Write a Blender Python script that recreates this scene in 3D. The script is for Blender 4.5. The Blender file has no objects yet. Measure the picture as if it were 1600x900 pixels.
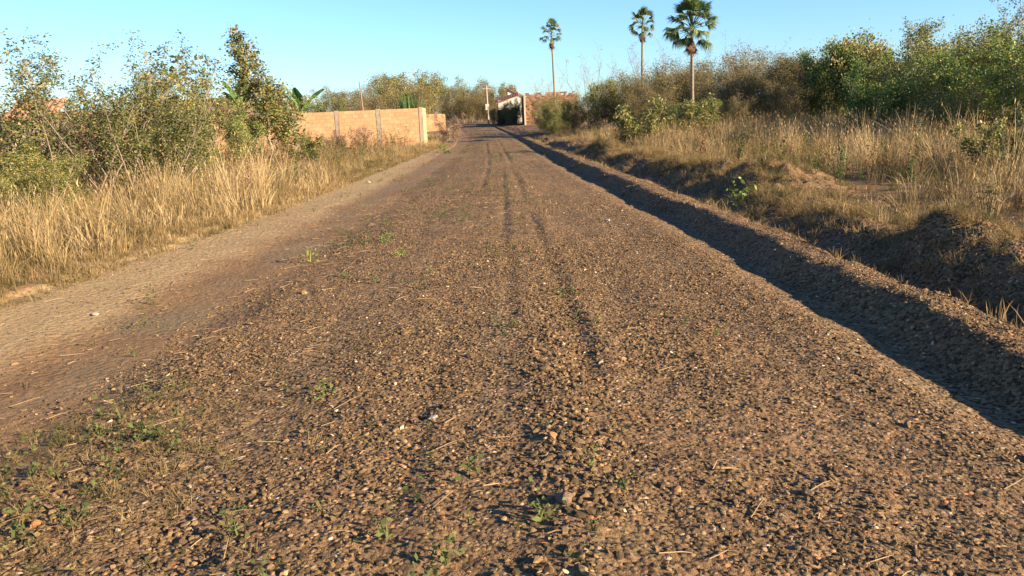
import bpy, math, random
import numpy as np
from mathutils import Vector, Matrix

S = bpy.context.scene
C = S.collection
R = math.radians

# ---------------------------------------------------------------- camera, world, sun
cam = bpy.data.cameras.new('camera')
cam.sensor_width = 36.0
cam.lens = 27.72
cam.clip_start = 0.05
cam.clip_end = 6000
co = bpy.data.objects.new('camera', cam)
co.matrix_world = Matrix.Translation((0, 0, 1.6)) @ Matrix.Rotation(R(90 - 12.5), 4, 'X') @ Matrix.Rotation(R(-2.5), 4, 'Z')
C.objects.link(co)
S.camera = co

SUN_EL, SUN_AZ = 18.0, 119.0          # azimuth clockwise from +Y: right and a little behind
w = bpy.data.worlds.new('World')
S.world = w
w.use_nodes = True
wn = w.node_tree.nodes
wl = w.node_tree.links
sky = wn.new('ShaderNodeTexSky')
sky.sky_type = 'NISHITA'
sky.sun_disc = False
sky.sun_elevation = R(SUN_EL)
sky.sun_rotation = R(SUN_AZ)
sky.air_density = 1.0
sky.dust_density = 0.3
sky.ozone_density = 1.0
tint = wn.new('ShaderNodeMix')
tint.data_type = 'RGBA'
tint.blend_type = 'MULTIPLY'
tint.inputs[0].default_value = 1.0
tint.inputs[7].default_value = (0.53, 0.79, 1.22, 1)
wl.new(sky.outputs[0], tint.inputs[6])
wl.new(tint.outputs[2], wn['Background'].inputs[0])
wn['Background'].inputs[1].default_value = 0.06

sl = bpy.data.lights.new('sun', 'SUN')
sl.energy = 5.0
sl.angle = R(0.5)
sl.color = (1.0, 0.81, 0.57)
so = bpy.data.objects.new('sun', sl)
sd = Vector((math.sin(R(SUN_AZ)) * math.cos(R(SUN_EL)), math.cos(R(SUN_AZ)) * math.cos(R(SUN_EL)), math.sin(R(SUN_EL))))
so.rotation_euler = sd.to_track_quat('Z', 'Y').to_euler()
so.location = (20, -10, 20)
C.objects.link(so)

S.view_settings.view_transform = 'Standard'
S.view_settings.look = 'None'
S.view_settings.gamma = 1.0
S.view_settings.use_curve_mapping = False
S.view_settings.exposure = 1.85

# ---------------------------------------------------------------- helpers
rng = np.random.default_rng(7)
random.seed(7)


def hash2(ix, iy, seed):
    h = (ix.astype(np.int64) * 374761393 + iy.astype(np.int64) * 668265263 + seed * 974634777) & 0xFFFFFFFF
    h = ((h ^ (h >> 13)) * 1274126177) & 0xFFFFFFFF
    h = (h ^ (h >> 16)) & 0xFFFFFFFF
    return h / 4294967295.0


def vnoise(x, y, seed=0):
    ix, iy = np.floor(x), np.floor(y)
    fx, fy = x - ix, y - iy
    fx = fx * fx * (3 - 2 * fx)
    fy = fy * fy * (3 - 2 * fy)
    ix = ix.astype(np.int64)
    iy = iy.astype(np.int64)
    a, b = hash2(ix, iy, seed), hash2(ix + 1, iy, seed)
    c, d = hash2(ix, iy + 1, seed), hash2(ix + 1, iy + 1, seed)
    return (a + (b - a) * fx) * (1 - fy) + (c + (d - c) * fx) * fy - 0.5


def fbm(x, y, f, octs=3, seed=0):
    r, a = 0, 1.0
    for o in range(octs):
        r = r + a * vnoise(x * f, y * f, seed + o)
        a *= 0.5
        f *= 2.03
    return r


YK = np.array([-60, 3, 6, 10, 15, 20, 30, 45, 60, 100, 160, 260, 3000.])
EDG = {
    'L': [-5.0, -5.0, -5.0, -4.8, -4.5, -4.3, -4.0, -3.5, -4.2, -7.2, -9.5, -13, -13],
    'G': [-2.8, -2.85, -2.8, -2.6, -2.45, -2.4, -2.3, -2.3, -3.0, -5.8, -8.3, -12, -12],
    'E': [2.55, 2.6, 2.58, 2.45, 2.2, 1.95, 1.55, 1.0, 0.5, -1.3, -2.6, -5, -5],
    'K': [2.95, 3.0, 2.98, 2.85, 2.62, 2.35, 1.9, 1.3, 0.8, -1.0, -2.3, -4.7, -4.7],
    'F': [3.8, 3.8, 3.75, 3.6, 3.5, 3.2, 2.6, 1.9, 1.3, -0.5, -1.8, -4.2, -4.2],
    'T': [4.4, 4.4, 4.35, 4.3, 4.5, 4.2, 3.3, 2.5, 1.9, 0.1, -1.2, -3.6, -3.6],
}


def edge(k, y):
    return np.interp(y, YK, EDG[k])


MOUNDS = [(4.3, 7.6, 0.45, 0.55, 0.26), (4.9, 14.6, 0.8, 1.1, 0.44), (4.2, 19.5, 0.5, 1.2, 0.22), (3.5, 28.0, 0.6, 1.6, 0.35),
          (4.1, 12.3, 0.6, 0.9, 0.12), (4.0, 23.5, 0.5, 1.0, 0.22), (4.3, 10.0, .3, .5, .1), (4.6, 5.3, .5, .7, .12), (4.7, 17.4, .5, .9, .2)]


def Hgt(x, y, detail=True):
    x = np.asarray(x, float)
    y = np.asarray(y, float)
    L, G, E, K, F, T = [edge(k, y) for k in 'LGEKFT']
    wob = 0.10 * fbm(y * 0 + 3.1, y, 1.3, 3, 5)
    wob2 = 0.28 * fbm(y * 0 + 9.1, y, 0.8, 3, 15)
    fade = np.clip(1 - (y - 30) / 40, 0.25, 1)
    Ll = L + 0.30 * fbm(y * 0 + 7.7, y, 0.8, 2, 25) + 0.22 * fbm(x * 1.0, y, 3.5, 3, 27)
    bk = fade * np.interp(y, [-5, 6.6, 8.5, 13, 20, 40], [.95, .85, .45, .40, .6, .8]) * (1 + .9 * vnoise(y * .7, y * 0, 35))
    kn = [(L * 0 - 3000, 0.0), (Ll - 3, 0.06), (Ll - 0.25, 0.09), (Ll, 0.065), (Ll + 0.10, 0.015), (Ll + 0.9, 0.0), (G - 0.55, -0.03), (G + 0.1, -0.015), (G + 0.7, 0.03),
          ((G + E) / 2, 0.05), (E - 0.5, 0.02), (E + wob, -0.07), (K + wob, 0.13 * fade), (K + 0.22 + wob, 0.11 * fade),
          (F - .12 + wob2 * .5, -0.20 * fade * np.interp(y, [6.5, 9], [1, .55])), (T + wob2, 0.24 * bk), (T + 0.7 + wob2, 0.20 * bk), (T + 3, 0.12), (T + 30, 0.3), (L * 0 + 3000, 0.3)]
    z = np.full(np.broadcast(x, y).shape, 0.0)
    for (xa, za), (xb, zb) in zip(kn[:-1], kn[1:]):
        t = np.clip((x - xa) / np.maximum(xb - xa, 1e-3), 0, 1)
        t = t * t * (3 - 2 * t)
        z = np.where((x >= xa) & (x < xb), za + (zb - za) * t, z)
    for mx, my, sx, sy, h in MOUNDS:
        q = ((x - mx) / sx) ** 2 + ((y - my) / sy) ** 2
        z = z + h * np.exp(-q) * (1 + 0.6 * fbm(x, y, 3.0, 3, 77))
    # ruts and ridges worn along the road
    inr = np.clip((x - G) / 0.5, 0, 1) * np.clip((E - x) / 0.5, 0, 1)
    for k, (x0, x1, wd, dp) in enumerate([(-0.50, -0.58, .06, .032), (-0.03, -0.14, .06, .025), (0.47, 0.14, .07, .029), (0.95, 0.72, .15, .016), (-1.35, -1.3, .2, .020), (1.7, 1.2, .2, .016), (-1.95, -1.8, .16, .02)]):
        rx = np.interp(y, [3, 25, 60, 110], [x0, x1, x1 - .9, x1 - 3.2]) + 0.022 * vnoise(y * .5, y * 0 + k, 31)
        m = np.clip(0.55 + 1.6 * vnoise(y * 0.45, y * 0 + k * 7.0, 41), 0.1, 1.4)
        if k in (1, 2):
            m = m * np.clip((y - 4.0) / .8, 0.0, 1)
        z = z - inr * m * dp * .45 * np.exp(-((x - rx) / wd) ** 2) + inr * m * dp * 0.35 * np.exp(-((x - rx - 2.2 * wd) / (wd * 1.3)) ** 2)
    rough = 0.35 + 0.65 * np.clip((x - G) / 0.6, 0, 1)
    bank = np.clip((x - E) / .3, 0, 1) * np.clip((T + 2 - x) / 1, 0, 1)
    # stony windrow left of the centre line near the viewer
    z = z + inr * 0.022 * np.exp(-((x - 0.24 - .03 * (y - 3.5)) / .20) ** 2) * np.clip((5.6 - y) / 1.2, 0, 1)
    z = z + 0.05 * fbm(x, y, 0.35, 2, 3)
    if detail:
        z = z + rough * 0.018 * fbm(x, y, 2.5, 3, 51) + rough * 0.012 * fbm(x, y, 12, 2, 61) + bank * (0.10 * fbm(x, y, 2.2, 3, 71) + 0.05 * fbm(x, y, 9, 2, 81)) * np.clip((x - K) / .6, .3, 1)
    return z


def mesh_from(name, v, f, mats=(), attrs=None, smooth=False):
    """v (n,3); f (m,k) array of equal size faces, or a list of such arrays"""
    me = bpy.data.meshes.new(name)
    fs = f if isinstance(f, list) else [f]
    fs = [np.asarray(a, dtype=np.int32) for a in fs if len(a)]
    v = np.asarray(v, dtype=np.float32)
    me.vertices.add(len(v))
    me.vertices.foreach_set('co', v.ravel())
    if fs:
        loops = np.concatenate([a.ravel() for a in fs])
        sizes = np.concatenate([np.full(len(a), a.shape[1], dtype=np.int32) for a in fs])
        starts = np.concatenate([[0], np.cumsum(sizes)[:-1]]).astype(np.int32)
        me.loops.add(len(loops))
        me.loops.foreach_set('vertex_index', loops)
        me.polygons.add(len(sizes))
        me.polygons.foreach_set('loop_start', starts)
        me.polygons.foreach_set('use_smooth', np.full(len(sizes), bool(smooth)))
    for m in mats:
        me.materials.append(m)
    if attrs:
        for k, (ty, arr) in attrs.items():
            a = me.attributes.new(k, ty, 'POINT')
            arr = np.asarray(arr, dtype=np.int32 if ty == 'INT' else np.float32).ravel()
            a.data.foreach_set({'FLOAT': 'value', 'INT': 'value', 'FLOAT_VECTOR': 'vector', 'FLOAT_COLOR': 'color'}[ty], arr)
    me.update(calc_edges=True)
    return me


def link(name, me, parent=None, loc=(0, 0, 0), rot=(0, 0, 0), sc=(1, 1, 1)):
    o = bpy.data.objects.new(name, me)
    C.objects.link(o)
    o.location, o.rotation_euler, o.scale = loc, rot, sc
    if parent:
        o.parent = parent
    return o


def tag(o, label=None, cat=None, group=None, kind=None):
    if label:
        o['label'] = label
    if cat:
        o['category'] = cat
    if group:
        o['group'] = group
    if kind:
        o['kind'] = kind
    return o


class MB:
    """collects boxes and tubes into one mesh"""

    def __init__(s):
        s.v, s.q, s.t, s.n = [], [], [], 0

    def add(s, v, q=None, t=None):
        v = np.asarray(v, float).reshape(-1, 3)
        s.v.append(v)
        if q is not None and len(q):
            s.q.append(np.asarray(q) + s.n)
        if t is not None and len(t):
            s.t.append(np.asarray(t) + s.n)
        s.n += len(v)

    def box(s, c, d, rz=0.0, rx=0.0, ry=0.0, jit=0.0):
        c = np.array(c, float)
        h = np.array(d, float) / 2
        v = np.array([[-1, -1, -1], [1, -1, -1], [1, 1, -1], [-1, 1, -1], [-1, -1, 1], [1, -1, 1], [1, 1, 1], [-1, 1, 1]]) * h
        if jit:
            v = v + rng.normal(0, jit, v.shape)
        M = np.array(Matrix.Rotation(rz, 3, 'Z') @ Matrix.Rotation(ry, 3, 'Y') @ Matrix.Rotation(rx, 3, 'X'))
        s.add(v @ M.T + c, [[0, 3, 2, 1], [4, 5, 6, 7], [0, 1, 5, 4], [1, 2, 6, 5], [2, 3, 7, 6], [3, 0, 4, 7]])

    def tube(s, pts, rad, n=5, cap=True):
        pts = np.asarray(pts, float)
        m = len(pts)
        d = np.gradient(pts, axis=0)
        d /= np.linalg.norm(d, axis=1)[:, None] + 1e-9
        up = np.array([0.13, 0.21, 1.0]) if abs(d[0][2]) < 0.9 else np.array([1.0, 0.1, 0.0])
        a = np.cross(d, up)
        a /= np.linalg.norm(a, axis=1)[:, None] + 1e-9
        b = np.cross(d, a)
        ang = np.arange(n) / n * 2 * math.pi
        rad = np.broadcast_to(rad, m)
        v = pts[:, None, :] + rad[:, None, None] * (np.cos(ang)[None, :, None] * a[:, None, :] + np.sin(ang)[None, :, None] * b[:, None, :])
        i = np.arange(m - 1)[:, None] * n
        j = np.arange(n)[None, :]
        k = (j + 1) % n
        q = np.stack([i + j, i + k, i + n + k, i + n + j], -1).reshape(-1, 4)
        t = []
        vv = v.reshape(-1, 3)
        if cap:
            vv = np.vstack([vv, pts[-1]])
            t = [[(m - 1) * n + jj, (m - 1) * n + (jj + 1) % n, m * n] for jj in range(n)]
        s.add(vv, q, t)

    def mesh(s, name, mat, smooth=False, attrs=None):
        v = np.vstack(s.v) if s.v else np.zeros((0, 3))
        f = []
        if s.q:
            f.append(np.vstack(s.q))
        if s.t:
            f.append(np.vstack(s.t))
        return mesh_from(name, v, f, [mat] if mat else [], attrs, smooth)


# ---------------------------------------------------------------- materials
def new_mat(name):
    m = bpy.data.materials.new(name)
    m.use_nodes = True
    nt = m.node_tree
    b = nt.nodes['Principled BSDF']
    b.inputs['Roughness'].default_value = 0.9
    b.inputs['Specular IOR Level'].default_value = 0.15
    return m, nt.nodes, nt.links, b


def ramp(nodes, stops, interp='LINEAR'):
    r = nodes.new('ShaderNodeValToRGB')
    r.color_ramp.interpolation = interp
    e = r.color_ramp.elements
    while len(e) > 1:
        e.remove(e[-1])
    e[0].position = stops[0][0]
    e[0].color = (*stops[0][1], 1)
    for p, c in stops[1:]:
        x = e.new(p)
        x.color = (*c, 1)
    return r


def noise(nodes, links, scale, detail=4, vec=None, rough=0.6):
    n = nodes.new('ShaderNodeTexNoise')
    n.inputs['Scale'].default_value = scale
    n.inputs['Detail'].default_value = detail
    n.inputs['Roughness'].default_value = rough
    if vec is not None:
        links.new(vec, n.inputs['Vector'])
    return n


def mixc(nodes, links, fac, a, b, mode='MIX'):
    m = nodes.new('ShaderNodeMix')
    m.data_type = 'RGBA'
    m.blend_type = mode
    if isinstance(fac, (int, float)):
        m.inputs[0].default_value = fac
    else:
        links.new(fac, m.inputs[0])
    for s, i in ((a, 6), (b, 7)):
        if isinstance(s, tuple):
            m.inputs[i].default_value = (*s, 1)
        else:
            links.new(s, m.inputs[i])
    return m.outputs[2]


def math_(nodes, links, op, a, b=None, clamp=False):
    m = nodes.new('ShaderNodeMath')
    m.operation = op
    m.use_clamp = clamp
    for s, i in ((a, 0), (b, 1)):
        if s is None:
            continue
        if isinstance(s, (int, float)):
            m.inputs[i].default_value = s
        else:
            links.new(s, m.inputs[i])
    return m.outputs[0]


STONE_RAMP = [(0.0, (0.0428, 0.0271, 0.0144)), (0.25, (0.0929, 0.0588, 0.0281)), (0.55, (0.149, 0.094, 0.045)), (0.8, (0.21, 0.134, 0.065)), (0.93, (0.283, 0.188, 0.0923)),
              (0.965, (0.396, 0.156, 0.06)), (1.0, (0.456, 0.35, 0.225))]


def ground_mat():
    m, N, K, b = new_mat('laterite_soil')
    geo = N.new('ShaderNodeNewGeometry')
    P = geo.outputs['Position']
    zn = N.new('ShaderNodeAttribute')
    zn.attribute_name = 'zone'
    sep = N.new('ShaderNodeSeparateColor')
    K.new(zn.outputs['Color'], sep.inputs[0])
    grav, band, sand = sep.outputs
    # fine soil
    n1 = noise(N, K, 1.1, 6, P, 0.65)
    n2 = noise(N, K, 22, 5, P, 0.75)
    soil = ramp(N, [(0.3, (0.163, 0.0918, 0.0439)), (0.55, (0.22, 0.129, 0.0616)), (0.75, (0.283, 0.17, 0.083))])
    K.new(n1.outputs[0], soil.inputs[0])
    spk = ramp(N, [(0.3, (0.55, 0.55, 0.55)), (0.52, (1, 1, 1)), (0.72, (1.35, 1.3, 1.2))])
    K.new(n2.outputs[0], spk.inputs[0])
    c = mixc(N, K, 0.8, soil.outputs[0], spk.outputs[0], 'MULTIPLY')
    # pale sandy verge and purple grey smooth strip
    sandc = ramp(N, [(0.3, (0.238, 0.16, 0.0766)), (0.7, (0.367, 0.257, 0.131))])
    K.new(n2.outputs[0], sandc.inputs[0])
    c = mixc(N, K, sand, c, sandc.outputs[0])
    bandc = ramp(N, [(0.3, (0.157, 0.103, 0.0527)), (0.7, (0.223, 0.152, 0.0824))])
    K.new(n1.outputs[0], bandc.inputs[0])
    bandv = mixc(N, K, 0.5, bandc.outputs[0], spk.outputs[0], 'MULTIPLY')
    c = mixc(N, K, band, c, bandv)
    # stones too small and far to be built singly
    v = N.new('ShaderNodeTexVoronoi')
    v.inputs['Scale'].default_value = 42
    K.new(P, v.inputs['Vector'])
    v2 = N.new('ShaderNodeTexVoronoi')
    v2.inputs['Scale'].default_value = 17
    K.new(P, v2.inputs['Vector'])
    sv = N.new('ShaderNodeSeparateColor')
    K.new(v.outputs['Color'], sv.inputs[0])
    st = ramp(N, STONE_RAMP)
    K.new(sv.outputs[0], st.inputs[0])
    gap = ramp(N, [(0.0, (1.1, 1.1, 1.1)), (0.55, (0.9, 0.9, 0.9)), (0.9, (0.45, 0.45, 0.45))])
    K.new(v.outputs['Distance'], gap.inputs[0])
    stc = mixc(N, K, 1.0, st.outputs[0], gap.outputs[0], 'MULTIPLY')
    cov = math_(N, K, 'GREATER_THAN', sv.outputs[1], 0.35)
    cov = math_(N, K, 'MULTIPLY', cov, grav)
    c = mixc(N, K, cov, c, stc)
    # thin greenish weeds film in patches
    n3 = noise(N, K, 0.55, 5, P, 0.7)
    gm = ramp(N, [(0.56, (0, 0, 0)), (0.68, (1, 1, 1))])
    K.new(n3.outputs[0], gm.inputs[0])
    gf = math_(N, K, 'MULTIPLY', gm.outputs[0], 0.35)
    c = mixc(N, K, gf, c, (0.105, 0.10, 0.045))
    K.new(c, b.inputs['Base Color'])
    inv = math_(N, K, 'SUBTRACT', 1.0, v.outputs['Distance'])
    h1 = math_(N, K, 'MULTIPLY', inv, cov)
    h1 = math_(N, K, 'MULTIPLY', h1, 0.022)
    inv2 = math_(N, K, 'MULTIPLY', v2.outputs['Distance'], -0.012)
    h2 = math_(N, K, 'MULTIPLY', n2.outputs[0], 0.020)
    h = math_(N, K, 'ADD', h1, h2)
    h = math_(N, K, 'ADD', h, inv2)
    bp = N.new('ShaderNodeBump')
    bp.inputs['Strength'].default_value = 1.0
    bp.inputs['Distance'].default_value = 1.0
    K.new(h, bp.inputs['Height'])
    K.new(bp.outputs[0], b.inputs['Normal'])
    return m


def inst_mat(name, stops, bump=0.0, transl=0.0, attr='col', inst=True, rough=0.85, noisy=0.0):
    m, N, K, b = new_mat(name)
    a = N.new('ShaderNodeAttribute')
    a.attribute_name = attr
    a.attribute_type = 'INSTANCER' if inst else 'GEOMETRY'
    r = ramp(N, stops)
    K.new(a.outputs['Fac'], r.inputs[0])
    c = r.outputs[0]
    if noisy:
        tc = N.new('ShaderNodeTexCoord')
        n = noise(N, K, noisy, 4, tc.outputs['Object'])
        rr = ramp(N, [(0.3, (0.6, 0.6, 0.6)), (0.7, (1.3, 1.3, 1.3))])
        K.new(n.outputs[0], rr.inputs[0])
        c = mixc(N, K, 1.0, c, rr.outputs[0], 'MULTIPLY')
    K.new(c, b.inputs['Base Color'])
    b.inputs['Roughness'].default_value = rough
    if transl:
        t = N.new('ShaderNodeBsdfTranslucent')
        K.new(c, t.inputs[0])
        mx = N.new('ShaderNodeMixShader')
        mx.inputs[0].default_value = transl
        K.new(b.outputs[0], mx.inputs[1])
        K.new(t.outputs[0], mx.inputs[2])
        K.new(mx.outputs[0], N['Material Output'].inputs[0])
    return m


def leaf_mat(name, stops, hue_var=0.15):
    """leaf colours from the per leaf attribute lf; each plant a little different"""
    m, N, K, b = new_mat(name)
    a = N.new('ShaderNodeAttribute')
    a.attribute_name = 'lf'
    oi = N.new('ShaderNodeObjectInfo')
    r = ramp(N, stops)
    off = math_(N, K, 'MULTIPLY', math_(N, K, 'SUBTRACT', oi.outputs['Random'], 0.5), hue_var)
    K.new(math_(N, K, 'ADD', a.outputs['Fac'], off, True), r.inputs[0])
    K.new(r.outputs[0], b.inputs['Base Color'])
    b.inputs['Roughness'].default_value = 0.55
    b.inputs['Specular IOR Level'].default_value = 0.3
    t = N.new('ShaderNodeBsdfTranslucent')
    K.new(r.outputs[0], t.inputs[0])
    mx = N.new('ShaderNodeMixShader')
    mx.inputs[0].default_value = 0.35
    K.new(b.outputs[0], mx.inputs[1])
    K.new(t.outputs[0], mx.inputs[2])
    K.new(mx.outputs[0], N['Material Output'].inputs[0])
    return m


def plain_mat(name, c1, c2, scale=6.0, bump=0.01, rough=0.9, stretch=None):
    m, N, K, b = new_mat(name)
    tc = N.new('ShaderNodeTexCoord')
    vec = tc.outputs['Object']
    if stretch:
        mp = N.new('ShaderNodeMapping')
        mp.inputs['Scale'].default_value = stretch
        K.new(vec, mp.inputs[0])
        vec = mp.outputs[0]
    n = noise(N, K, scale, 6, vec, 0.65)
    r = ramp(N, [(0.3, c1), (0.7, c2)])
    K.new(n.outputs[0], r.inputs[0])
    K.new(r.outputs[0], b.inputs['Base Color'])
    b.inputs['Roughness'].default_value = rough
    bp = N.new('ShaderNodeBump')
    bp.inputs['Distance'].default_value = bump
    K.new(n.outputs[0], bp.inputs['Height'])
    K.new(bp.outputs[0], b.inputs['Normal'])
    return m


def brick_mat(name, stops, scale=3.3):
    """blocks carry a random value per block (lf) plus large stains"""
    m, N, K, b = new_mat(name)
    a = N.new('ShaderNodeAttribute')
    a.attribute_name = 'lf'
    tc = N.new('ShaderNodeTexCoord')
    n = noise(N, K, scale, 6, tc.outputs['Object'], 0.7)
    r = ramp(N, stops)
    K.new(a.outputs['Fac'], r.inputs[0])
    rr = ramp(N, [(0.3, (0.82, 0.80, 0.78)), (0.65, (1.06, 1.06, 1.06))])
    K.new(n.outputs[0], rr.inputs[0])
    c = mixc(N, K, 1.0, r.outputs[0], rr.outputs[0], 'MULTIPLY')
    K.new(c, b.inputs['Base Color'])
    return m


M_GROUND = ground_mat()
M_PEB = inst_mat('pebble_stone', STONE_RAMP, noisy=2.5)
M_STRAW = inst_mat('dry_straw', [(0, (0.17, 0.11, 0.058)), (1, (0.34, 0.23, 0.125))])
M_GRASS = inst_mat('dry_grass', [(0.0, (0.077, 0.0784, 0.0264)), (0.3, (0.16, 0.118, 0.0473)), (0.65, (0.27, 0.185, 0.0825)), (1.0, (0.44, 0.319, 0.165))], transl=0.3)
M_WEED = inst_mat('field_weed', [(0.0, (0.045, 0.075, 0.018)), (0.4, (0.09, 0.10, 0.03)), (0.7, (0.16, 0.105, 0.05)), (1.0, (0.19, 0.10, 0.055))], transl=0.25)
M_SPRIG = inst_mat('green_sprig', [(0, (0.05, 0.075, 0.02)), (1, (0.12, 0.14, 0.045))], transl=0.3)
M_BARK = plain_mat('grey_bark', (0.13, 0.10, 0.075), (0.30, 0.24, 0.185), 14, 0.01, stretch=(1, 1, .25))
M_TWIG = plain_mat('dry_twigs', (0.16, 0.12, 0.09), (0.27, 0.21, 0.16), 8)
M_PALMT = plain_mat('palm_bark', (0.119, 0.0918, 0.066), (0.238, 0.19, 0.139), 9, 0.02, stretch=(0.28, 0.272, 1.65))
M_PILLAR = plain_mat('grey_concrete', (0.25, 0.19, 0.135), (0.38, 0.295, 0.21), 5, 0.004)
M_MORTAR = plain_mat('pale_mortar', (0.34, 0.20, 0.10), (0.44, 0.27, 0.14), 9, 0.004)
M_WHITE = plain_mat('white_render', (0.446, 0.406, 0.354), (0.562, 0.518, 0.462), 1.2, 0.003)
M_TILE = plain_mat('clay_tiles', (0.26, 0.12, 0.075), (0.42, 0.22, 0.14), 4, 0.02)
M_DARKW = plain_mat('dark_wall', (0.084, 0.06, 0.048), (0.144, 0.102, 0.078), 2, 0.01)  # low albedo; on the yard wall this colour stands in for shade
M_WOOD = plain_mat('weathered_wood', (0.30, 0.23, 0.16), (0.50, 0.40, 0.30), 10, 0.005, stretch=(1, 1, .1))
M_RUST = plain_mat('rusty_steel', (0.10, 0.06, 0.04), (0.16, 0.10, 0.07), 20)
M_BRICK_O = brick_mat('orange_brick', [(0, (0.46, 0.262, 0.130)), (0.5, (0.50, 0.297, 0.150)), (1, (0.54, 0.335, 0.172))])
M_BRICK_R = brick_mat('red_brick', [(0, (0.099, 0.054, 0.0336)), (0.5, (0.198, 0.103, 0.0546)), (1, (0.297, 0.178, 0.0945))])

M_LEAF = {
    'olive': leaf_mat('olive_leaves', [(0, (0.0793, 0.104, 0.0272)), (0.5, (0.19, 0.191, 0.049)), (0.8, (0.317, 0.268, 0.0815)), (0.93, (0.476, 0.352, 0.109)), (1, (0.571, 0.336, 0.122))]),
    'mixed': leaf_mat('yellowing_leaves', [(0, (0.0644, 0.0899, 0.0242)), (0.4, (0.134, 0.148, 0.0396)), (0.7, (0.215, 0.193, 0.0572)), (0.9, (0.322, 0.25, 0.0792)), (1, (0.408, 0.231, 0.0825))]),
    'green': leaf_mat('green_leaves', [(0, (0.0569, 0.103, 0.0198)), (0.5, (0.133, 0.197, 0.0366)), (0.85, (0.268, 0.283, 0.0635)), (1, (0.445, 0.377, 0.113))]),
    'brown': leaf_mat('brown_olive_leaves', [(0, (0.0928, 0.0874, 0.0282)), (0.5, (0.186, 0.151, 0.05)), (0.8, (0.247, 0.179, 0.0706)), (1, (0.334, 0.209, 0.0976))]),
    'dry': leaf_mat('dry_leaves', [(0, (0.12, 0.085, 0.05)), (0.5, (0.22, 0.14, 0.085)), (1, (0.33, 0.22, 0.13))]),
    'grey': leaf_mat('greyish_leaves', [(0, (0.10, 0.10, 0.06)), (0.6, (0.22, 0.20, 0.14)), (1, (0.38, 0.33, 0.25))]),
}
M_FROND = leaf_mat('palm_fronds', [(0, (0.05, 0.09, 0.026)), (0.5, (0.11, 0.16, 0.05)), (1, (0.24, 0.26, 0.11))], 0.3)
M_DFROND = leaf_mat('dead_fronds', [(0, (0.12, 0.07, 0.045)), (1, (0.27, 0.17, 0.11))])
M_BANANA = leaf_mat('banana_leaves', [(0, (0.035, 0.09, 0.02)), (0.6, (0.08, 0.16, 0.035)), (1, (0.30, 0.32, 0.07))], 0.5)

# ---------------------------------------------------------------- ground sheets
ys = [-60, -40, -25, -15, -9, -5, -3, -1.5, -0.5, 0.2, 0.8]
y = 1.2
while y < 900:
    ys.append(y)
    y += max(0.024, (y * 0.0085 if y < 60 else y * 0.02))
ys += [1100, 1600, 2600]
ys = np.array(ys)


def strip(name, cols, kind='structure'):
    """cols: function of y giving the x of every column"""
    X = np.stack([cols(yy) for yy in ys])
    Y = np.repeat(ys[:, None], X.shape[1], 1)
    Z = Hgt(X, Y)
    L, G, E, K_, F_, T_ = [edge(k, Y) for k in 'LGEKFT']
    nz = fbm(X, Y, 1.2, 3, 91)
    sm = lambda t: np.clip(t, 0, 1)
    grav = sm((X - G - 0.1 + 0.5 * nz) / 0.5) * (0.75 + 0.5 * sm(nz + .5))
    grav = np.where(X > T_ + .5, grav * 0.15, grav)
    grav = np.maximum(grav, .12 * (X > L))
    band = sm((X - (G - 0.75) + 0.7 * nz) / 0.5) * sm((G + 0.15 - X + 0.7 * nz) / 0.4) * (.55 + .9 * sm(nz + .4))
    band = np.maximum(band, 0.7 * sm((X - E + 0.45) / 0.2) * sm((E + 0.1 - X) / 0.1))
    sand = sm((X - L + 0.1) / 0.2) * sm((G - 0.55 - X + 0.5 * nz) / 0.5)
    bare = sm(-nz * 1.5 + .2) * sm((Y - 12) / 14) * .6 * sm((X - G) / .5) * sm((E - X) / .5)
    sand = np.maximum(sand, bare)
    band = np.maximum(band, .9 * np.exp(-((X + 0.08 + .1 * nz) / 0.15) ** 2) * sm((Y - 3.4) / .6) * sm((7.2 - Y) / 1.5))
    band = np.maximum(band, .7 * np.exp(-((X + 1.35 + .3 * nz) / 0.28) ** 2) * sm((Y - 3.2) / .6) * sm((7.5 - Y) / 1.5))
    col = np.stack([grav, band, sand, np.ones_like(grav)], -1)
    n, m = X.shape
    i = np.arange(n - 1)[:, None] * m + np.arange(m - 1)[None, :]
    q = np.stack([i, i + 1, i + m + 1, i + m], -1).reshape(-1, 4)
    me = mesh_from(name, np.stack([X, Y, Z], -1).reshape(-1, 3), q, [M_GROUND], {'zone': ('FLOAT_COLOR', col)}, True)
    o = link(name, me)
    tag(o, kind=kind)
    return o


def lin(a, b, n):
    return a + (b - a) * np.linspace(0, 1, n)


def geo_(a, b, n, p=2.2):
    return a + (b - a) * np.linspace(0, 1, n) ** p


strip('road', lambda yy: np.concatenate([lin(edge('L', yy) - .5, edge('G', yy), 60)[:-1], lin(edge('G', yy), edge('E', yy) - 0.3, 170)]))
strip('soil_bank', lambda yy: lin(edge('E', yy) - 0.3, edge('T', yy) + 1.0, 110))
strip('ground', lambda yy: geo_(edge('L', yy) - .5, edge('L', yy) - 500, 60, 4.0)[::-1])
strip('ground', lambda yy: geo_(edge('T', yy) + 1.0, edge('T', yy) + 500, 60, 4.0))


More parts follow.
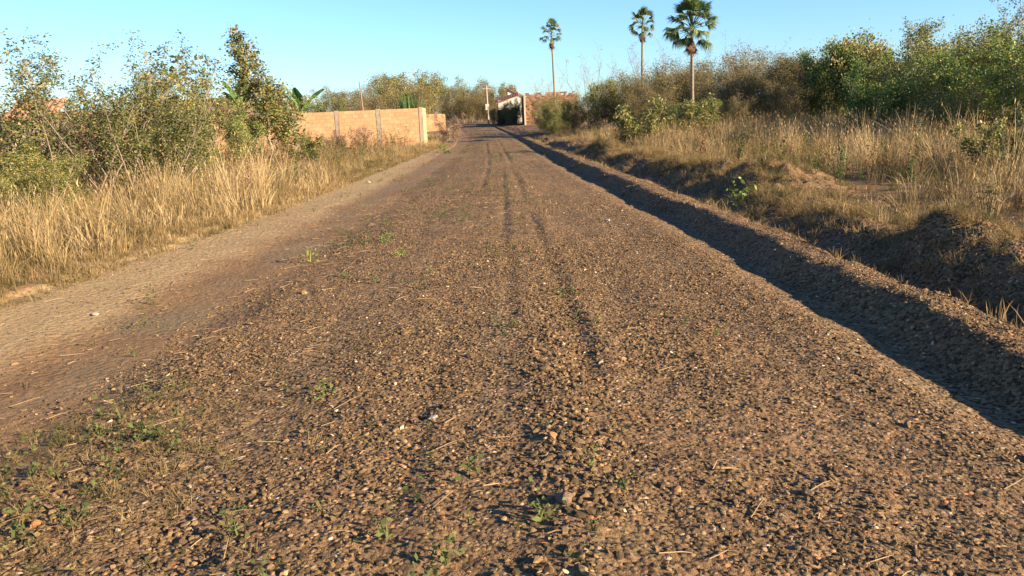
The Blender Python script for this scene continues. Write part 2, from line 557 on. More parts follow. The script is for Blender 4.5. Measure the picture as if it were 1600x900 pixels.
# ---------------------------------------------------------------- scatter (stuff only)
def scatter(name, pts, rot, scl, col, sources, label=None):
    """one object; points carry rotation, scale, colour and which source to use"""
    n = len(pts)
    idx = rng.integers(0, len(sources), n)
    col_c = bpy.data.collections.new(name + '_sources')      # not linked to the scene
    for k, me in enumerate(sources):
        o = bpy.data.objects.new('%s_source_%02d' % (name, k), me)
        col_c.objects.link(o)
    if np.ndim(scl) == 1:
        scl = np.repeat(np.asarray(scl)[:, None], 3, 1)
    me = mesh_from(name, pts, [], [], {'rot': ('FLOAT_VECTOR', rot), 'scl': ('FLOAT_VECTOR', scl), 'idx': ('INT', idx), 'col': ('FLOAT', col)})
    o = link(name, me)
    tag(o, label, kind='stuff')
    g = bpy.data.node_groups.new(name + '_scatter', 'GeometryNodeTree')
    g.interface.new_socket('Geometry', in_out='INPUT', socket_type='NodeSocketGeometry')
    g.interface.new_socket('Geometry', in_out='OUTPUT', socket_type='NodeSocketGeometry')
    N, K = g.nodes, g.links
    gi, go = N.new('NodeGroupInput'), N.new('NodeGroupOutput')
    ci = N.new('GeometryNodeCollectionInfo')
    ci.inputs['Collection'].default_value = col_c
    ci.inputs['Separate Children'].default_value = True
    ci.inputs['Reset Children'].default_value = True
    ip = N.new('GeometryNodeInstanceOnPoints')
    ip.inputs['Pick Instance'].default_value = True

    def attr(nm, ty):
        a = N.new('GeometryNodeInputNamedAttribute')
        a.data_type = ty
        a.inputs['Name'].default_value = nm
        return a.outputs['Attribute']
    K.new(gi.outputs[0], ip.inputs['Points'])
    K.new(ci.outputs[0], ip.inputs['Instance'])
    K.new(attr('idx', 'INT'), ip.inputs['Instance Index'])
    e2r = N.new('FunctionNodeEulerToRotation')
    K.new(attr('rot', 'FLOAT_VECTOR'), e2r.inputs[0])
    K.new(e2r.outputs[0], ip.inputs['Rotation'])
    K.new(attr('scl', 'FLOAT_VECTOR'), ip.inputs['Scale'])
    K.new(ip.outputs[0], go.inputs[0])
    md = o.modifiers.new('scatter', 'NODES')
    md.node_group = g
    return o


def stone_mesh(seed, mat, sub=1, flat=0.6):
    import bmesh
    r = np.random.default_rng(seed)
    bm = bmesh.new()
    bmesh.ops.create_icosphere(bm, subdivisions=sub, radius=0.5)
    off = r.normal(0, 1, (6, 3))
    for v in bm.verts:
        p = np.array(v.co)
        d = 1 + 0.16 * sum(math.sin(3.3 * float(p @ o) + k) for k, o in enumerate(off)) / 1.5 + r.normal(0, 0.05)
        # cut faces so that the stone is angular
        v.co = Vector(p * d)
    for o in off[:4]:
        nrm = Vector(o).normalized()
        lim = 0.30 + 0.1 * r.random()
        for v in bm.verts:
            dd = v.co.dot(nrm)
            if dd > lim:
                v.co -= nrm * (dd - lim)
    for v in bm.verts:
        v.co.z *= flat
        v.co.x *= 1 + 0.25 * r.random()
    me = bpy.data.meshes.new('stone')
    bm.to_mesh(me)
    bm.free()
    me.materials.append(mat)
    return me


# --- gravel on the road and on the banks
peb = [stone_mesh(100 + k, M_PEB, 1 if k < 4 else 2, 0.55 + 0.08 * (k % 3)) for k in range(7)]


def wedge(n, y0, y1, xmin, xmax, pad=1.0):
    """random points inside the part of the ground that can be seen (plus a margin)"""
    yy = y0 + (y1 - y0) * rng.random(n)
    xx = xmin + (xmax - xmin) * rng.random(n)
    k = np.abs(xx) < 0.68 * yy + pad
    return xx[k], yy[k]


P, RT, SC, CL = [], [], [], []
for (n, y0, y1, s0, s1) in [(92000, 1.6, 5.0, .007, .031), (120000, 5.0, 10, .009, .029), (70000, 10, 20, .012, .030), (40000, 20, 45, .016, .04)]:
    X, Y = wedge(n, y0, y1, -5.2, 4.8)
    L, G, E, K_, F_, T_ = [edge(k, Y) for k in 'LGEKFT']
    nz = fbm(X, Y, 1.1, 3, 91)
    nz2 = fbm(X, Y, 3.0, 2, 191)
    streak = vnoise(X * 3.2, Y * 0.25, 17)
    dens = np.where(X < G + 0.3 * nz, 0.08, (0.62 + 1.2 * nz + 0.9 * streak) * np.interp(Y, [8, 16], [1, .6]))
    dens = np.where((X > G - 0.3) & (X < G + .5), dens * .6, dens)
    dens = np.where((X > E - 0.35) & (X < E + .02), 0.10, dens)
    dens = np.where(X < L, 0.03, dens)
    dens = np.where(X > K_ + .3, 0.14 + .8 * nz, dens)
    dens = np.where(X > T_ + .2, 0.08, dens)
    # smooth sandy patch in the middle of the road, and stony windrow beside it
    patch = np.exp(-((X + 0.08) / 0.13) ** 2) * (Y > 3.6) * (Y < 7.0)
    dens = dens * (1 - 0.85 * patch)
    patch2 = np.exp(-((X + 1.35 + .1 * nz) / 0.22) ** 2) * (Y > 3.3) * (Y < 6.5)
    dens = dens * (1 - 0.75 * patch2)
    wind = np.exp(-((X - 0.24 - .03 * (Y - 3.5)) / 0.2) ** 2) * np.clip((7.0 - Y) / 1.5, 0, 1)
    dens = dens + 0.5 * wind
    k = rng.random(len(X)) < dens
    X, Y, nz2, wind = X[k], Y[k], nz2[k], wind[k]
    s = s0 + (s1 - s0) * rng.random(len(X)) ** 2.8
    s = s * (1 + 0.55 * wind) * (1 + 0.4 * np.clip(nz2, -.5, .5))
    big = rng.random(len(X)) < 0.006
    s = np.where(big, s * 2.0, s)
    Z = Hgt(X, Y) + s * (0.16 - 0.38 * rng.random(len(X)))
    P.append(np.stack([X, Y, Z], -1))
    rr = rng.normal(0, 0.35, (len(X), 3))
    rr[:, 2] = rng.random(len(X)) * 6.28
    RT.append(rr)
    SC.append(s)
    CL.append(np.clip(rng.beta(2.0, 2.4, len(X)) * 0.95 + np.where(rng.random(len(X)) < .035, .4, 0), 0, 1))
P, RT, SC, CL = map(np.concatenate, (P, RT, SC, CL))
scatter('gravel', P, RT, SC, CL, peb, 'brown laterite gravel covering the dirt road')


# --- grass
def tuft(seed, n, h, spread, lean=0.35, width=0.006, heads=0.0):
    r = np.random.default_rng(seed)
    mb = MB()
    for i in range(n):
        a = r.random() * 6.283
        rad = spread * math.sqrt(r.random())
        b = np.array([math.cos(a) * rad, math.sin(a) * rad, -0.03])
        da = a + r.normal(0, 0.9)
        hh = h * (0.45 + 0.6 * r.random())
        ln = abs(r.normal(0, lean))
        d = np.array([math.cos(da), math.sin(da), 0])
        side = np.array([-math.sin(da + 1.2 * r.normal()), math.cos(da + r.normal()), 0])
        side /= np.linalg.norm(side) + 1e-6
        w0 = width * (0.7 + 0.7 * r.random())
        ts = [0, 0.4, 0.75, 1.0]
        pts = []
        for t in ts:
            c = b + np.array([0, 0, hh * t * (1 - 0.25 * ln * t)]) + d * (hh * ln * t * t)
            pts.append(c)
        vv = []
        for t, c in zip(ts[:3], pts[:3]):
            ww = w0 * (1 - 0.5 * t)
            vv += [c - side * ww / 2, c + side * ww / 2]
        vv.append(pts[3])
        mb.add(vv, [[0, 1, 3, 2], [2, 3, 5, 4]], [[4, 5, 6]])
        if r.random() < heads:
            c = pts[3]
            mb.add([c - side * .008, c + d * .01 + np.array([0, 0, -.04]), c + side * .008, c + np.array([0, 0, .05]) + d * .02], [[0, 1, 2, 3]])
    return mb.mesh('tuft', M_GRASS)


def weed_mesh(seed, h, nl, mat, ls=0.05):
    """upright stem with side leaves"""
    r = np.random.default_rng(seed)
    mb = MB()
    for sidx in range(r.integers(1, 4)):
        a = r.random() * 6.28
        tip = np.array([math.cos(a), math.sin(a), 0]) * h * r.random() * .3
        hh = h * (.7 + .4 * r.random())
        pts = [np.array([0, 0, -.03]), tip * .4 + [0, 0, hh * .5], tip + [0, 0, hh]]
        mb.tube(pts, [.006, .004, .002], 3, False)
        for i in range(nl):
            t = .25 + .75 * r.random()
            c = tip * t * t + np.array([0, 0, hh * t])
            leaf(mb, c + r.normal(0, .03, 3), ls * (.6 + .7 * r.random()), r)
    return mb.mesh('weed', mat)


def leaf(mb, c, s, r, ar=0.5):
    d = r.normal(0, 1, 3)
    d[2] = d[2] * .6 - .2
    d /= np.linalg.norm(d) + 1e-9
    u = np.cross(d, r.normal(0, 1, 3))
    u /= np.linalg.norm(u) + 1e-9
    mb.add([c, c + d * s * .5 + u * s * ar * .5, c + d * s, c + d * s * .5 - u * s * ar * .5], [[0, 1, 2, 3]])


clump = [tuft(290 + k, 40, 1.25, 0.13, 0.55, 0.008, 0.3) for k in range(4)]
tall = [tuft(200 + k, 34, 0.85 + 0.12 * (k % 3), 0.16, 0.30 + 0.1 * (k % 3), 0.007, 0.35) for k in range(6)]
mid = [tuft(230 + k, 34, 0.45, 0.14, 0.5, 0.007, 0.1) for k in range(5)]
short = [tuft(260 + k, 22, 0.16, 0.07, 0.8, 0.005) for k in range(4)]


def field(n, ex, yr, xr, sc, srcs, name, label, colm, cols, slope=0.13, keep=None, hgt=None):
    X, Y = wedge(n, yr[0], yr[1], xr[0], xr[1], 3.0)
    k = ex(X, Y)
    X, Y = X[k], Y[k]
    nz = fbm(X, Y, 0.45, 3, 301)
    if keep is not None:
        k = rng.random(len(X)) < keep(X, Y, nz)
        X, Y, nz = X[k], Y[k], nz[k]
    s = sc[0] + (sc[1] - sc[0]) * rng.random(len(X))
    s = s * (1 + 0.7 * nz)
    if hgt is not None:
        s = s * hgt(X, Y)
    Z = Hgt(X, Y, False)
    rot = rng.normal(0, slope, (len(X), 3))
    rot[:, 2] = rng.random(len(X)) * 6.28
    c = np.clip(colm + cols * rng.normal(0, 1, len(X)) + 0.5 * nz, 0, 1)
    S3 = np.stack([s * 1.05, s * 1.05, s], -1)
    # beyond 25 m blades are widened so that they do not vanish between pixels
    return scatter(name, np.stack([X, Y, Z], -1), rot, S3, c, srcs, label)


def on_mounds(X, Y, nz):
    q = 0
    for mx, my, sx, sy, h in MOUNDS:
        q = q + np.exp(-(((X - mx - .15) / sx) ** 2 + ((Y - my) / sy) ** 2) / 1.6)
    return np.clip(q, 0, 1)
nearbank = lambda X, Y: np.clip((X - edge('T', Y) - .1) / 2.2, 0, 1)
leftin = lambda X, Y: np.clip((edge('L', Y) - X) / 1.2, 0, 1)
field(9500, lambda X, Y: X > edge('T', Y) + 0.9, (5, 60), (3, 42), (.45, 1.08), tall, 'tall_grass', 'tall dry grass filling the field right of the road', .66, .26, hgt=lambda X, Y: np.clip(1.1 - (Y - 25) / 60, .7, 1),
      keep=lambda X, Y, nz: (X > edge('T', Y) + np.interp(Y, [8, 18, 26], [2.0, 1.6, .4])) * nearbank(X, Y) * np.clip(.9 + 2.2 * fbm(X, Y, 1.1, 2, 811), .08, 1) * np.clip((Y * .9 + X * 2.2 - 16) / 6, .12, 1))
field(9000, lambda X, Y: X > edge('T', Y) + 0.5, (4, 60), (3, 32), (.5, 1.3), mid, 'dry_grass', 'medium dry grass on the right bank and field', .5, .22,
      keep=lambda X, Y, nz: (1 - .85 * on_mounds(X, Y, nz)) * np.clip(.35 + (X - edge('T', Y)) / 3 + nz, .05, 1), hgt=lambda X, Y: np.clip(.5 + (X - edge('T', Y)) / 4, .5, 1))
field(9500, lambda X, Y: X < edge('L', Y) - 0.35, (4, 42), (-30, -3), (.42, 1.0), tall, 'tall_grass', 'tall dry grass filling the field left of the road', .60, .24, hgt=lambda X, Y: np.interp(Y, [9, 15, 24, 34], [1, .9, .55, .45]),
      keep=lambda X, Y, nz: leftin(X, Y) * np.clip(.8 + 2.2 * fbm(X, Y, 1.1, 2, 812), .08, 1))
field(9000, lambda X, Y: X < edge('L', Y) - 0.05, (4, 60), (-26, -3), (.5, 1.2), mid, 'dry_grass', 'medium dry grass along the left edge of the road', .5, .24, hgt=lambda X, Y: np.interp(Y, [15, 30], [1, .75]))
field(13000, lambda X, Y: (X < edge('L', Y) + 0.3) & (X > edge('L', Y) - 1.5), (4, 45), (-7, -3), (.5, 1.3), short, 'short_grass', 'short grass fringe on the left verge', .42, .2)
field(7000, lambda X, Y: (X > edge('K', Y) + .2) & (X < edge('T', Y) + 3), (4, 60), (.5, 9), (.5, 1.2), short, 'short_grass', 'short grass and litter on the right bank', .40, .22,
      keep=lambda X, Y, nz: np.clip(.55 + 1.4 * nz, 0.05, 1))

field(420, lambda X, Y: X < edge('L', Y) - 0.5, (5, 18), (-16, -4), (.6, 1.05), clump, 'grass_clumps', 'taller leaning clumps of pale dry grass in the left field', .85, .15, slope=.2)
field(500, lambda X, Y: X > edge('T', Y) + 2.4, (6, 30), (4, 24), (.5, .95), clump, 'grass_clumps', 'taller leaning clumps of pale dry grass in the right field', .75, .2, slope=.2)
# cut straw lying over the mounds
field(22000, lambda X, Y: X > edge('F', Y), (4, 32), (2.5, 7), (.2, .45), mid, 'mound_straw', 'cut dry grass lying on the soil mounds', .33, .25, slope=.75, keep=on_mounds)
weeds = [weed_mesh(300 + k, .55 + .15 * (k % 3), 26, M_WEED, .05) for k in range(6)]
field(3200, lambda X, Y: X > edge('T', Y) + 0.5, (6, 45), (4, 28), (.6, 1.35), weeds, 'field_weeds', 'leafy weeds standing in the dry grass of the right field', .42, .3,
      keep=lambda X, Y, nz: np.clip(.4 + .06 * (X - 7) - nz, 0.1, 1))
field(2400, lambda X, Y: X < edge('L', Y) - 0.8, (7, 42), (-22, -4), (.5, 1.25), weeds, 'field_weeds', 'leafy weeds standing in the dry grass of the left field', .6, .25,
      keep=lambda X, Y, nz: np.clip((Y - 10) / 18, .1, 1))

field(2600, lambda X, Y: (X < -.9), (2.2, 6), (-3.4, -.8), (.25, .6), short, 'verge_litter', 'dry grass litter and runners among the weeds at the lower left of the road', .4, .25, slope=.9,
      keep=lambda X, Y, nz: np.clip(1.1 - ((X + 2.1) / .8) ** 2 - ((Y - 3.4) / 1.2) ** 2, 0.04, .9))
field(2600, lambda X, Y: (X > edge('K', Y) - .05) & (X < edge('K', Y) + .5), (3, 32), (1, 4), (.2, .6), short, 'crest_grass', 'sparse dry grass along the crest of the low berm', .55, .2, slope=.8,
      keep=lambda X, Y, nz: np.clip(.35 + 1.5 * fbm(X, Y, 1.3, 2, 911), 0.04, .9))
# sprigs on the road and straw litter
sprig = [weed_mesh(330 + k, .07, 14, M_SPRIG, .035) for k in range(4)]
X, Y = wedge(12000, 2.2, 42, -4.6, 2.3)
k = rng.random(len(X)) < np.clip(1.7 * fbm(X, Y, .9, 3, 401) - .16 + .10 * (X < -1.2), 0, .5) * .45 + np.clip(1.2 - ((X + 2.1) / .6) ** 2 - ((Y - 3.3) / .9) ** 2, 0, 1) * .8
X, Y = X[k], Y[k]
rot = rng.normal(0, .2, (len(X), 3))
rot[:, 2] = rng.random(len(X)) * 6.28
scatter('road_weeds', np.stack([X, Y, Hgt(X, Y)], -1), rot, .35 + .65 * rng.random(len(X)), rng.random(len(X)), sprig, 'tiny green weeds sprouting through the gravel')


def straw_mesh(seed):
    r = np.random.default_rng(seed)
    mb = MB()
    a = r.normal(0, .12)
    mb.tube([[-.5, 0, 0], [-.1, a * .5, .02], [.2, a, .03], [.5, a * .3, 0]], [.018, .018, .015, .008], 4, True)
    return mb.mesh('straw', M_STRAW)


X, Y = wedge(1500, 2.2, 16, -4.5, 4.6)
k = rng.random(len(X)) < np.clip(.55 - .18 * X, .1, 1)
X, Y = X[k], Y[k]
rot = rng.normal(0, .10, (len(X), 3))
rot[:, 2] = np.where(rng.random(len(X)) < .6, .55 + rng.normal(0, .35, len(X)), rng.random(len(X)) * 6.28)
ss = .04 + .16 * rng.random(len(X)) ** 2
scatter('straw_litter', np.stack([X, Y, Hgt(X, Y) + .012], -1), rot, np.stack([ss, np.full(len(X), .12), np.full(len(X), .12)], -1), rng.random(len(X)),
        [straw_mesh(k) for k in range(4)], 'dry straw stems strewn over the gravel')


# ---------------------------------------------------------------- plants
def make_plant(seed, H=4.0, stems=4, spread=0.5, tmin=0.25, nb=(7, 5), blen=(0.42, 0.4), nleaf=7, ls=0.10, scat=0.12, ar=0.55, r0=0.05, up=0.35, wiggle=0.10,
               conical=0.0, bark=None, leafm=None, skip=0.0, lowleaf=0.0):
    """returns (trunk mesh, crown mesh): stems, two orders of branches, leaves gathered along the last order"""
    r = np.random.default_rng(seed)
    tr, lf, lv = MB(), MB(), []

    def curve(p, d, ln, n, wig, u):
        pts = [p]
        for i in range(n):
            d = d + r.normal(0, wig, 3) + np.array([0, 0, u / n])
            d = d / np.linalg.norm(d)
            pts.append(pts[-1] + d * ln / n)
        return np.array(pts)

    for s in range(stems):
        a = 6.283 * (s + r.random() * .8) / stems
        tilt = spread * (.35 + .75 * r.random()) if stems > 1 else spread * .2
        d = np.array([math.cos(a) * tilt, math.sin(a) * tilt, 1.0])
        if conical:
            d = np.array([-.22, 0.0, 1.0])
        d /= np.linalg.norm(d)
        Hs = H * (.78 + .3 * r.random()) if stems > 1 else H
        st = curve(np.array([math.cos(a), math.sin(a), 0]) * (.06 * stems if stems > 1 else 0) + [0, 0, -.1], d, Hs, 7, wiggle * (.25 if conical else .7), 0 if conical else .25)
        tr.tube(st, np.linspace(r0, r0 * .22, len(st)), 6)
        m = nb[0]
        for b in range(m):
            t = tmin + (1 - tmin) * (b + r.random()) / m
            fi = t * (len(st) - 1)
            i0 = min(int(fi), len(st) - 2)
            p = st[i0] + (st[i0 + 1] - st[i0]) * (fi - i0)
            aa = r.random() * 6.283
            L1 = H * blen[0] * (1 - conical * t) * (.6 + .6 * r.random())
            if not conical:
                L1 *= (1 - .45 * t)
            d1 = np.array([math.cos(aa), math.sin(aa), up + .4 * r.random()])
            d1 /= np.linalg.norm(d1)
            br = curve(p, d1, L1, 5, wiggle * 1.6, up)
            tr.tube(br, np.linspace(r0 * .36 * (1 - .5 * t), r0 * .08, len(br)), 4, False)
            m2 = int(nb[1] * (2.1 - 1.9 * t)) + 1 if conical else nb[1]
            for c in range(m2):
                t2 = .2 + .8 * (c + r.random()) / m2
                fj = t2 * (len(br) - 1)
                j0 = min(int(fj), len(br) - 2)
                p2 = br[j0] + (br[j0 + 1] - br[j0]) * (fj - j0)
                d2 = r.normal(0, 1, 3)
                d2[2] = abs(d2[2]) * .7 + up * .5
                d2 /= np.linalg.norm(d2)
                L2 = L1 * blen[1] * (.5 + .8 * r.random())
                tw = curve(p2, d2, L2, 3, wiggle * 2, up * .5)
                tr.tube(tw, np.linspace(r0 * .09, .0025, len(tw)), 3, False)
                if r.random() < skip:
                    continue
                tone = r.normal(0, .14)
                k = max(1, int(nleaf * (.4 + 1.2 * r.random())))
                for q in range(k):
                    tt = r.random() * 3
                    q0 = min(int(tt), 2)
                    c0 = tw[q0] + (tw[q0 + 1] - tw[q0]) * (tt - q0) + r.normal(0, scat, 3)
                    leaf(lf, c0, ls * (.55 + .8 * r.random()), r, ar)
                    lv += [min(1, max(0, .45 + tone + r.normal(0, .22)))] * 4
    tm = tr.mesh('trunk', bark or M_BARK, True)
    cm = lf.mesh('crown', leafm, False, {'lf': ('FLOAT', np.array(lv))})
    return tm, cm


SP = {
    # tall, sparse crown of big leaves in bunches, several stems from the ground
    'bunchy': [make_plant(s, 4.2, 10, .85, .25, (12, 7), (.30, .34), 15, .070, .065, .6, .022, .7, .10, leafm=M_LEAF['mixed'], skip=.27, bark=M_TWIG) for s in (1, 2)],
    'olive': [make_plant(s, 4.0, 7, .6, .10, (12, 7), (.38, .42), 30, .095, .14, .55, .04, .35, .12, leafm=M_LEAF['olive']) for s in (11, 12, 13)],
    'green': [make_plant(s, 4.0, 6, .55, .08, (12, 7), (.38, .45), 30, .105, .15, .6, .045, .35, .12, leafm=M_LEAF['green']) for s in (21, 22, 23)],
    'brown': [make_plant(s, 4.0, 9, .65, .05, (13, 8), (.38, .45), 22, .09, .18, .45, .035, .5, .12, leafm=M_LEAF['brown'], bark=M_TWIG) for s in (31, 32, 33)],
    'mixed': [make_plant(s, 4.0, 7, .65, .08, (12, 7), (.38, .42), 20, .095, .12, .6, .03, .45, .12, leafm=M_LEAF['mixed'], bark=M_TWIG) for s in (35, 36)],
    'bare': [make_plant(s, 4.0, 6, .5, .2, (10, 9), (.36, .45), 2, .07, .04, .5, .03, .7, .12, leafm=M_LEAF['brown'], bark=M_TWIG, skip=.5) for s in (41, 42)],
    'cone': [make_plant(s, 4.9, 1, .3, .12, (46, 9), (.40, .36), 19, .098, .095, .62, .055, .30, .10, conical=.93, leafm=M_LEAF['mixed']) for s in (51,)],
    'sapling': [make_plant(s, 3.0, 2, .4, .3, (8, 3), (.25, .3), 4, .16, .06, .7, .02, .6, .10, leafm=M_LEAF['mixed']) for s in (61,)],
    'dry': [make_plant(s, 2.5, 7, .6, .06, (9, 6), (.36, .42), 12, .10, .12, .5, .02, .5, .14, leafm=M_LEAF['dry'], bark=M_TWIG) for s in (71, 72)],
    'pale': [make_plant(s, 2.5, 7, .6, .06, (9, 6), (.36, .42), 12, .10, .12, .5, .02, .5, .14, leafm=M_LEAF['grey'], bark=M_WOOD) for s in (75,)],
    'round': [make_plant(s, 6.0, 4, .55, .30, (12, 10), (.42, .45), 26, .22, .30, .7, .11, .25, .14, leafm=M_LEAF['olive']) for s in (81, 82)],
    'leafy': [make_plant(s, 2.0, 6, .8, .04, (10, 6), (.40, .42), 15, .11, .08, .6, .018, .5, .14, leafm=M_LEAF[lm], bark=M_TWIG) for s, lm in ((91, 'olive'), (92, 'mixed'))],
}
CNT = {}


def plant(kind, x, y, h, wd, name, label, cat=None, group=None, rz=None, var=None, z=None):
    """height h in metres, wd = width factor"""
    base = {'bunchy': 4.2, 'olive': 4.3, 'green': 4.3, 'brown': 4.5, 'mixed': 4.3, 'bare': 4.4, 'cone': 4.9, 'sapling': 3.0, 'dry': 2.8, 'pale': 2.8, 'round': 7.6, 'leafy': 2.3}[kind]
    k = CNT.get(kind, 0)
    CNT[kind] = k + 1
    tm, cm = SP[kind][(k if var is None else var) % len(SP[kind])]
    s = h / base
    e = link(name, None, loc=(x, y, float(Hgt(x, y, False)) if z is None else z), rot=(0, 0, (k * 2.4) % 6.28 if rz is None else rz), sc=(s * wd, s * wd, s))
    tag(e, label, cat or name.replace('_', ' '), group)
    a = link('trunk', tm, e)
    b = link('crown', cm, e)
    if 'shrub' in name or 'bush' in name:
        a.name = 'stems'
        b.name = 'foliage'
    return e


# ---- left side
plant('bunchy', -9.2, 16.6, 3.4, 1.25, 'tree', 'tall many-stemmed tree with sparse bunches of yellowing leaves, largest on the left', rz=.6)
plant('bunchy', -7.9, 17.2, 2.95, 1.15, 'tree', 'many-stemmed tree with thin yellowish crown, just right of the largest left tree', rz=2.6)
plant('bunchy', -10.9, 17.5, 2.9, 1.1, 'tree', 'sparse many-stemmed tree at the left edge beside the pale dry shrub', rz=4.2)
plant('bunchy', -8.5, 17.6, 3.1, 1.2, 'tree', 'middle one of the sparse many-stemmed trees on the left', rz=5.2)
plant('mixed', -7.7, 17.8, 2.2, 1.4, 'shrub', 'yellow and olive shrub below the largest left tree')
plant('mixed', -9.6, 20.5, 2.2, 1.1, 'shrub', 'olive shrub in front of the red brick house on the far left')
plant('olive', -8.3, 14.2, 1.35, 1.15, 'shrub', 'low dark green shrub among dry grass near the left edge')
plant('olive', -9.6, 15.6, 1.5, 1.1, 'shrub', 'dark green shrub partly cut by the left edge of the picture')
plant('pale', -11.2, 17.0, 1.9, 1.0, 'shrub', 'pale greyish dry shrub at the left edge in front of the brick house')
plant('olive', -9.2, 22.6, 3.2, .85, 'tree', 'dense olive green tree between the sparse left tree and the conical tree', rz=1.0)
plant('mixed', -8.4, 21.2, 1.4, 1.0, 'shrub', 'yellowish shrub below the dense olive tree on the left')
plant('mixed', -11.9, 27.5, 2.0, .9, 'shrub', 'shrub with reddish yellow leaves in front of the orange wall left of the conical tree')
plant('sapling', -10.6, 27.0, 4.1, 1.0, 'sapling', 'thin sapling with a few big leaves against the sky left of the conical tree')
plant('cone', -8.55, 30.0, 5.1, 1.1, 'tree', 'tall conical tree with pale leaning trunk and yellow-green leaves in front of the orange wall', rz=0)
plant('green', -9.5, 29.2, 2.4, .8, 'shrub', 'dark green shrub at the foot of the conical tree')
plant('leafy', -7.3, 29.4, 1.15, 1.1, 'shrub', 'low shrub with yellow-orange leaves right of the conical tree', var=1)
plant('leafy', -10.9, 28.4, 1.3, 1.0, 'shrub', 'bushy olive shrub left of the conical tree against the wall', var=0)
plant('dry', -3.2, 47.5, 1.9, .9, 'shrub', 'reddish brown dry shrub at the right end of the orange wall', var=0)
plant('dry', -6.9, 38.2, 1.3, .8, 'shrub', 'small brown weed shrub in front of the wall between two pillars', var=1)
plant('dry', -8.2, 38.4, 1.2, .9, 'shrub', 'brown dry shrub in front of the wall left of the middle pillar', var=0)
# branches that reach in from a tree outside the frame
t_ = plant('bunchy', -10.2, 11.0, 4.6, .8, 'tree', 'tree at the upper left corner whose leafy branch tips only just enter the picture', rz=1.9)

# ---- right side, near the bank to the thicket
plant('leafy', 5.2, 31.0, 2.1, .95, 'shrub', 'olive leafy shrub in dry grass, nearest the road on the right', var=0)
plant('leafy', 7.3, 31.5, 1.9, 1.1, 'shrub', 'brownish olive shrub just right of the shrub nearest the road', var=1)
plant('mixed', 2.9, 62.0, 1.4, .9, 'shrub', 'green shrub at the foot of the leftmost palm beside the road')
plant('olive', 6.3, 52.0, 3.6, .9, 'shrub', 'dark olive shrub left of the palms where the thicket begins')
plant('mixed', 4.3, 52.0, 2.3, .8, 'shrub', 'yellowish bush at the start of the thicket by the road')
plant('bare', 6.6, 58.0, 5.6, .9, 'tree', 'bare twiggy tree just right of the leftmost palm')
plant('bare', 11.3, 60.0, 6.6, .9, 'tree', 'bare twiggy tree just left of the middle palm')
for X_, Y_, h_, lb in [
    (8.2, 52, 3.7, 'brown olive bush left of the middle palm, nearest the ruin'),
    (10.3, 50, 3.9, 'brown olive bush left of the middle palm, second from the ruin'),
    (12.4, 52, 4.4, 'brown olive bush covering the foot of the middle palm'),
    (9.2, 58, 4.3, 'taller brown bush behind the leftmost thicket bushes'),
    (14.2, 55, 4.9, 'tall brown bush between the two right palms'),
    (16.6, 52, 5.0, 'brown feathery bush right of the largest palm'),
    (13.0, 48, 3.6, 'brown bush in front of the foot of the largest palm'),
    (17.6, 46, 4.2, 'brown feathery bush between the largest palm and the dense rounded tree'),
    (19.8, 56, 5.2, 'tall brown bush behind the feathery ones right of the largest palm'),
    (12.6, 62, 4.9, 'brown bush behind the middle palm'),
    (11.9, 46, 2.4, 'low brown bush in front of the thicket between the two right palms'),
    (14.8, 43, 2.7, 'low brown bush at the front of the thicket right of the largest palm'),
    (11.6, 41.5, 1.9, 'small brown olive bush at the front of the thicket below the largest palm'),
    (8.4, 46, 2.8, 'dull brown bush in front of the middle palm'),
    (15.6, 47, 3.9, 'olive brown bush just behind the low front bush right of the largest palm'),
    (20.2, 48, 4.6, 'brown bush just left of and behind the dense rounded tree'),
]:
    plant('brown', X_, Y_, h_, 1.15, 'bush', lb, 'bush', 'brown olive bushes of the thicket around the palms')
plant('green', 10.4, 41.2, 1.7, .9, 'shrub', 'bright green shrub at the foot of the tallest palm')
plant('green', 8.6, 38.5, 1.7, 1.0, 'shrub', 'low green shrub in front of the brown thicket between the palms')
plant('bare', 16.0, 50.0, 5.4, 1.0, 'tree', 'bare grey twiggy tree right of the tallest palm')
plant('bare', 12.2, 48.0, 5.0, 1.0, 'tree', 'bare twiggy tree directly behind the tallest palm')
plant('round', 18.4, 42.0, 5.4, .7, 'tree', 'dense rounded green tree rising above the right thicket', var=0)
plant('green', 17.5, 43.5, 4.7, .8, 'tree', 'dark green tree just left of the dense rounded tree')
plant('green', 15.4, 34.0, 3.3, 1.0, 'bush', 'green bush below the dense rounded tree')
plant('olive', 17.2, 34.5, 3.6, 1.1, 'bush', 'olive bush just right of the dense rounded tree')
plant('olive', 20.5, 38.0, 5.0, .9, 'tree', 'small dark crowned tree standing up in the middle of the right thicket')
plant('olive', 15.2, 29.0, 3.2, 1.1, 'bush', 'olive leafy bush in the right thicket behind the brown weeds')
plant('mixed', 17.8, 31.0, 4.0, 1.0, 'tree', 'yellowish olive tree in the middle of the right thicket skyline')
plant('olive', 16.2, 27.0, 3.6, .95, 'tree', 'olive tree with uneven crown near the right end of the skyline')
plant('green', 14.4, 25.5, 2.9, 1.1, 'bush', 'dark green bush with shaded hollow near the right edge')
plant('green', 12.8, 27.5, 2.3, 1.1, 'bush', 'low green bush with broad pale leaves in front of the right thicket')
plant('olive', 15.8, 22.8, 3.7, .9, 'tree', 'tall olive tree at the right edge of the picture')
plant('green', 14.0, 21.5, 3.0, 1.0, 'bush', 'dark green bush at the right edge of the picture')
plant('bunchy', 17.6, 26.0, 4.4, .8, 'tree', 'tree with thin topmost twigs, highest point of the right skyline')
plant('bare', 18.5, 27.0, 5.0, .7, 'tree', 'bare thin twigs rising above the tall olive tree at the right edge')
plant('mixed', 12.6, 22.2, 1.8, 1.1, 'shrub', 'pale leafy shrub in front of the dark hollow near the right edge')
